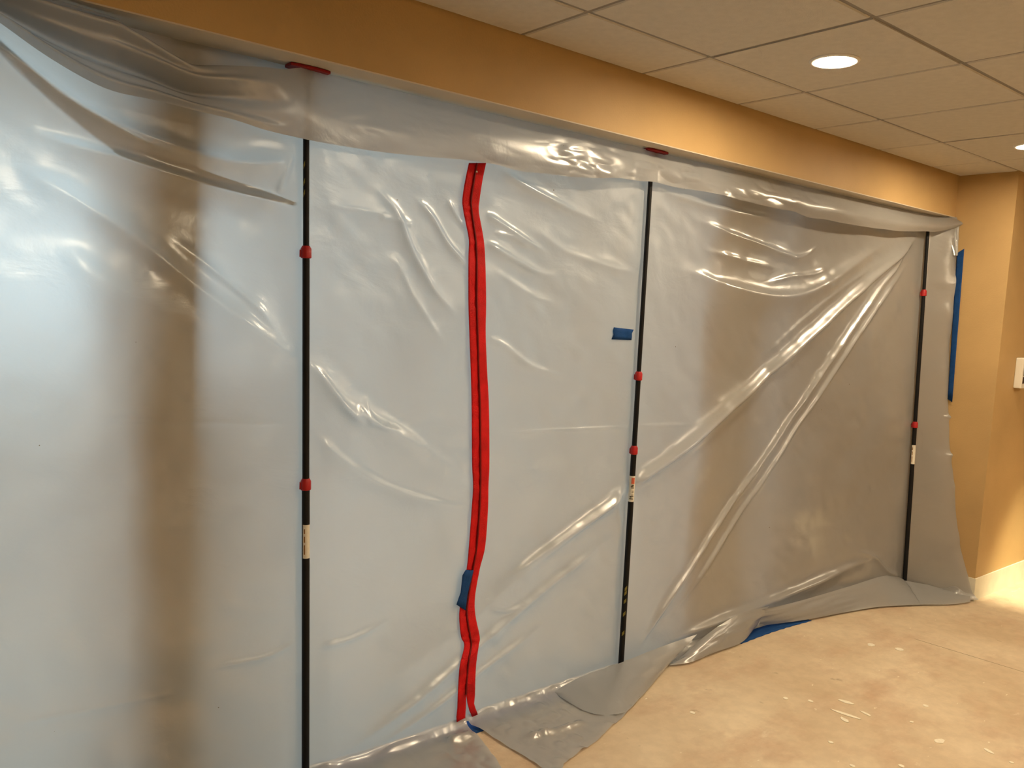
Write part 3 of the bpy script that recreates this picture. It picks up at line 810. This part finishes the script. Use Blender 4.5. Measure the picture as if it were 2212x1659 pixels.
        for (u0, u1) in ((0.12, 0.26), (0.34, 0.52), (0.60, 0.88)):
            link('print', grid_mesh('print', wrap(z1 - u1 * hgt, z1 - u0 * hgt, -0.45, -0.15, rl + 0.0012)), 'brown_paint', lb, True)
    for (mxp, myp) in sp_['marks']:
        zz = float(on_y(mxp, myp, ymid)[2])
        r = (ru if zz > zhi else rm if zz > zlo else rl) + 0.0006
        G = wrap(zz - 0.007, zz + 0.007, -0.9, -0.35, r, 6, 4)
        if i == 1: G = wrap(zz - 0.008, zz + 0.008, -0.3, 0.5, r, 6, 4)
        G[:, :, 2] += np.linspace(-0.006, 0.006, 6)[None, :]
        link('print', grid_mesh('print', G), 'yellow_print', P, True)
    tag(P, sp_['label'], 'pole', 'spring poles holding up the sheet')

# ------------------------------------------------------------------ zipper
Zp = empty('zipper', tuple(on_sheet(1006, 1500, 0.006)))
rowsZ = resample([(r[0], r[1]) for r in ZIP], 120); rowsM = resample([(r[0], r[2]) for r in ZIP], 120); rowsR = resample([(r[0], r[3]) for r in ZIP], 120)
def ribbon(L_, R2, name, ext):
    G = []
    L_ = list(map(tuple, L_)) + ext[0]; R2 = list(map(tuple, R2)) + ext[1]
    for (ya, xa), (yb_, xb_) in zip(L_, R2):
        row = []
        for s in np.linspace(0, 1, 6):
            wob = 0.0016 * math.sin(ya * 0.17 + xa) + 0.0012 * math.sin(ya * 0.41)
            row.append(on_sheet(xa + (xb_ - xa) * s, ya + (yb_ - ya) * s, 0.010 + wob))
        G.append(row)
    o = link(name, grid_mesh(name, np.array(G)), 'red_zip', Zp, True)
    m = o.modifiers.new('thickness', 'SOLIDIFY'); m.thickness = 0.0015; m.offset = 0
    return o
ribbon(rowsZ, rowsM, 'tape_strip', ([(1530, 988), (1548, 986), (1564, 987)], [(1530, 1006), (1548, 1005), (1562, 1005)]))
ribbon(rowsM, rowsR, 'tape_strip', ([(1520, 1010), (1535, 1014), (1551, 1021)], [(1520, 1024), (1530, 1027), (1543, 1032)]))
v = []; f = []
n = 6
cp = [on_sheet(x, y, 0.013) for y, x in rowsM]
for P in cp:
    for k in range(n):
        th = 2 * math.pi * k / n; v.append((P[0] + 0.0042 * math.cos(th), P[1] + 0.003 * math.sin(th), P[2]))
for i in range(len(cp) - 1):
    for k in range(n): f.append((i * n + k, i * n + (k + 1) % n, i * n + n + (k + 1) % n, i * n + n + k))
link('coil', mesh('coil', v, f), 'red_coil', Zp, True)['label'] = 'dark red zipper seam'
pl = on_sheet(1029, 371, 0.014)
MB().box((pl[0] - 0.003, pl[1] - 0.004, pl[2] - 0.003), (pl[0] + 0.003, pl[1], pl[2] + 0.003)).build('pull', 'label_white', Zp, bevel=0.001)
tag(Zp, 'bright red stick-on zipper running down the plastic sheet', 'zipper')

# ------------------------------------------------------------------ blue tape
def tape(name, left_, right_, where, n=None, ncol=5):
    G = []
    for p, q in zip(left_, right_):
        row = []
        for s in np.linspace(0, 1, ncol):
            row.append(where(p[0] + (q[0] - p[0]) * s, p[1] + (q[1] - p[1]) * s))
        G.append(row)
    G = np.array(G)
    o = link(name, grid_mesh(name, G), 'blue_tape', None, True)
    m = o.modifiers.new('thickness', 'SOLIDIFY'); m.thickness = 0.0008; m.offset = 0
    return o
sh = lambda off: (lambda px, py: on_sheet(px, py, off))
tag(tape('painter_tape', [(1326, 707), (1324, 715), (1325, 723), (1321, 733)], [(1369, 712), (1365, 720), (1365, 728), (1364, 735)], sh(0.004)),
    'small blue tape square stuck on the sheet beside the middle pole', 'tape', 'pieces of blue painter tape')
tag(tape('painter_tape', [(1006, 1231), (999, 1243), (997, 1262), (995, 1280), (990, 1294), (986, 1306)],
         [(1023, 1232), (1019, 1248), (1014, 1268), (1010, 1285), (1008, 1300), (1006, 1319)], sh(0.018)),
    'dark blue tape piece wrapped over the left edge of the red zipper', 'tape', 'pieces of blue painter tape')
wl = lambda px, py: on_x(px, py, PIER_X - 0.013)
ls = [(2067, 547)] + [(2067 + (2047 - 2067) * s, 547 + (862 - 547) * s) for s in np.linspace(0.03, 1, 14)]
rs = [(2083, 537)] + [(2083 + (2057 - 2083) * s, 537 + (869 - 537) * s) for s in np.linspace(0.03, 1, 14)]
tag(tape('painter_tape', ls, rs, wl), 'long blue tape strip fixing the sheet edge to the pier', 'tape', 'pieces of blue painter tape')
fz = lambda px, py: on_z(px, py, 0.0025)
A = np.array([on_z(1018, 1552, 0)[:2], on_z(1040, 1586, 0)[:2]])
fa = on_z(1600, 1391, 0.0); fbp = on_z(1752, 1341, 0.0)
G = []
for x in np.linspace(-0.9, 0.98, 30):
    yj = 0.372 + 0.004 * math.sin(x * 37); G.append([(x, yj, 0.0015), (x, 0.418, 0.0018), (x, 0.465, 0.0015)])
o = link('painter_tape', grid_mesh('painter_tape', np.array(G)), 'blue_tape', None, False)
m = o.modifiers.new('thickness', 'SOLIDIFY'); m.thickness = 0.0008; m.offset = 0
tag(o, 'blue tape line on the floor under the sheet, showing through the zipper slit', 'tape', 'pieces of blue painter tape')
G = []
for s in np.linspace(0, 1, 24):
    p = fa + (fbp - fa) * s
    G.append([(p[0], p[1] - 0.004 + 0.003 * math.sin(s * 60) + 0.012 * math.sin(math.pi * s), 0.0015), (p[0], p[1] + 0.03, 0.0018), (p[0], p[1] + 0.085, 0.0015)])
o = link('painter_tape', grid_mesh('painter_tape', np.array(G)), 'blue_tape', None, False)
m = o.modifiers.new('thickness', 'SOLIDIFY'); m.thickness = 0.0008; m.offset = 0
tag(o, 'blue tape strip on the floor peeking out from the sheet hem', 'tape', 'pieces of blue painter tape')

# saw-cut joint in the floor slab
J0, J1 = on_z(1975, 1380, 0)[:2], on_z(2212, 1452, 0)[:2]; dj = (J1 - J0); J1 = J0 + dj * 1.6; nj = np.array([-dj[1], dj[0]]) / np.linalg.norm(dj) * 0.002
MB().prism([(*(J0 - nj), 0.0002), (*(J1 - nj), 0.0002), (*(J1 + nj), 0.0002), (*(J0 + nj), 0.0002)], (0, 0, 0.0004)).build('joint', 'floor_joint', fl)

# ------------------------------------------------------------------ paint chips on the floor
CH = [((1808, 1511), (1848, 1523), 7, 'broad pale paint chip above the longest sliver on the floor'), ((1791, 1532), (1864, 1555), 6, 'longest pale paint sliver lying on the bare floor'),
      ((1815, 1549), (1833, 1562), 7, 'short slanted paint chip just below the longest sliver'), ((2021, 1597), (2037, 1606), 16, 'pale three-cornered paint chip alone on the floor'),
      ((2124, 1616), (2148, 1630), 5, 'thin paint sliver nearest the lower right corner'), ((1858, 1536), (1882, 1548), 4, 'thin paint sliver right of the longest one'),
      ((1745, 1513), (1758, 1517), 5, 'tiny paint chip left of the broad chip'), ((1692, 1507), (1702, 1511), 6, 'tiny paint chip farther left of the broad chip'), ((1789, 1601), (1799, 1607), 6, 'small yellowish paint chip below the longest sliver'), ((1965, 1558), (1974, 1562), 5, 'tiny paint chip between the longest sliver and the three-cornered chip'),
      ((1992, 1523), (2006, 1527), 5, 'small yellowish paint chip above the three-cornered chip'), ((1835, 1652), (1848, 1658), 7, 'paint chip at the lower picture edge below the longest sliver'), ((1940, 1652), (1954, 1658), 6, 'paint chip at the lower picture edge below the three-cornered chip'), ((1491, 1537), (1500, 1543), 6, 'tiny lone paint chip nearest the sheet hem'),
      ((1930, 1400), (1955, 1406), 8, 'pale paint smear chip beside the pale patch near the hem'), ((1875, 1390), (1888, 1396), 8, 'pale paint chip farthest back, below the hem'), ((2180, 1645), (2190, 1650), 5, 'tiny paint chip in the lower right corner')]
for (a, b_, wpx, lab) in CH:
    A_, B_ = on_z(*a, 0)[:2], on_z(*b_, 0)[:2]
    C_ = on_z((a[0] + b_[0]) / 2, (a[1] + b_[1]) / 2 + wpx, 0)[:2]; mid = (A_ + B_) / 2
    hw = np.linalg.norm(C_ - mid) * 0.45; d = (B_ - A_); ln_ = np.linalg.norm(d); d = d / ln_; n_ = np.array([-d[1], d[0]])
    pts = []
    for k in range(9):
        th = 2 * math.pi * k / 9; r = random.uniform(0.75, 1.1)
        q = mid + d * (ln_ / 2) * math.cos(th) * r + n_ * hw * math.sin(th) * r; pts.append((q[0], q[1], 0.0006))
    o = MB().prism(pts, (0, 0, 0.0016)).build('paint_chip', 'paint_chip')
    tag(o, lab or 'tiny pale paint chip among the scraps on the bare floor', 'paint chip', 'paint chips on the floor')
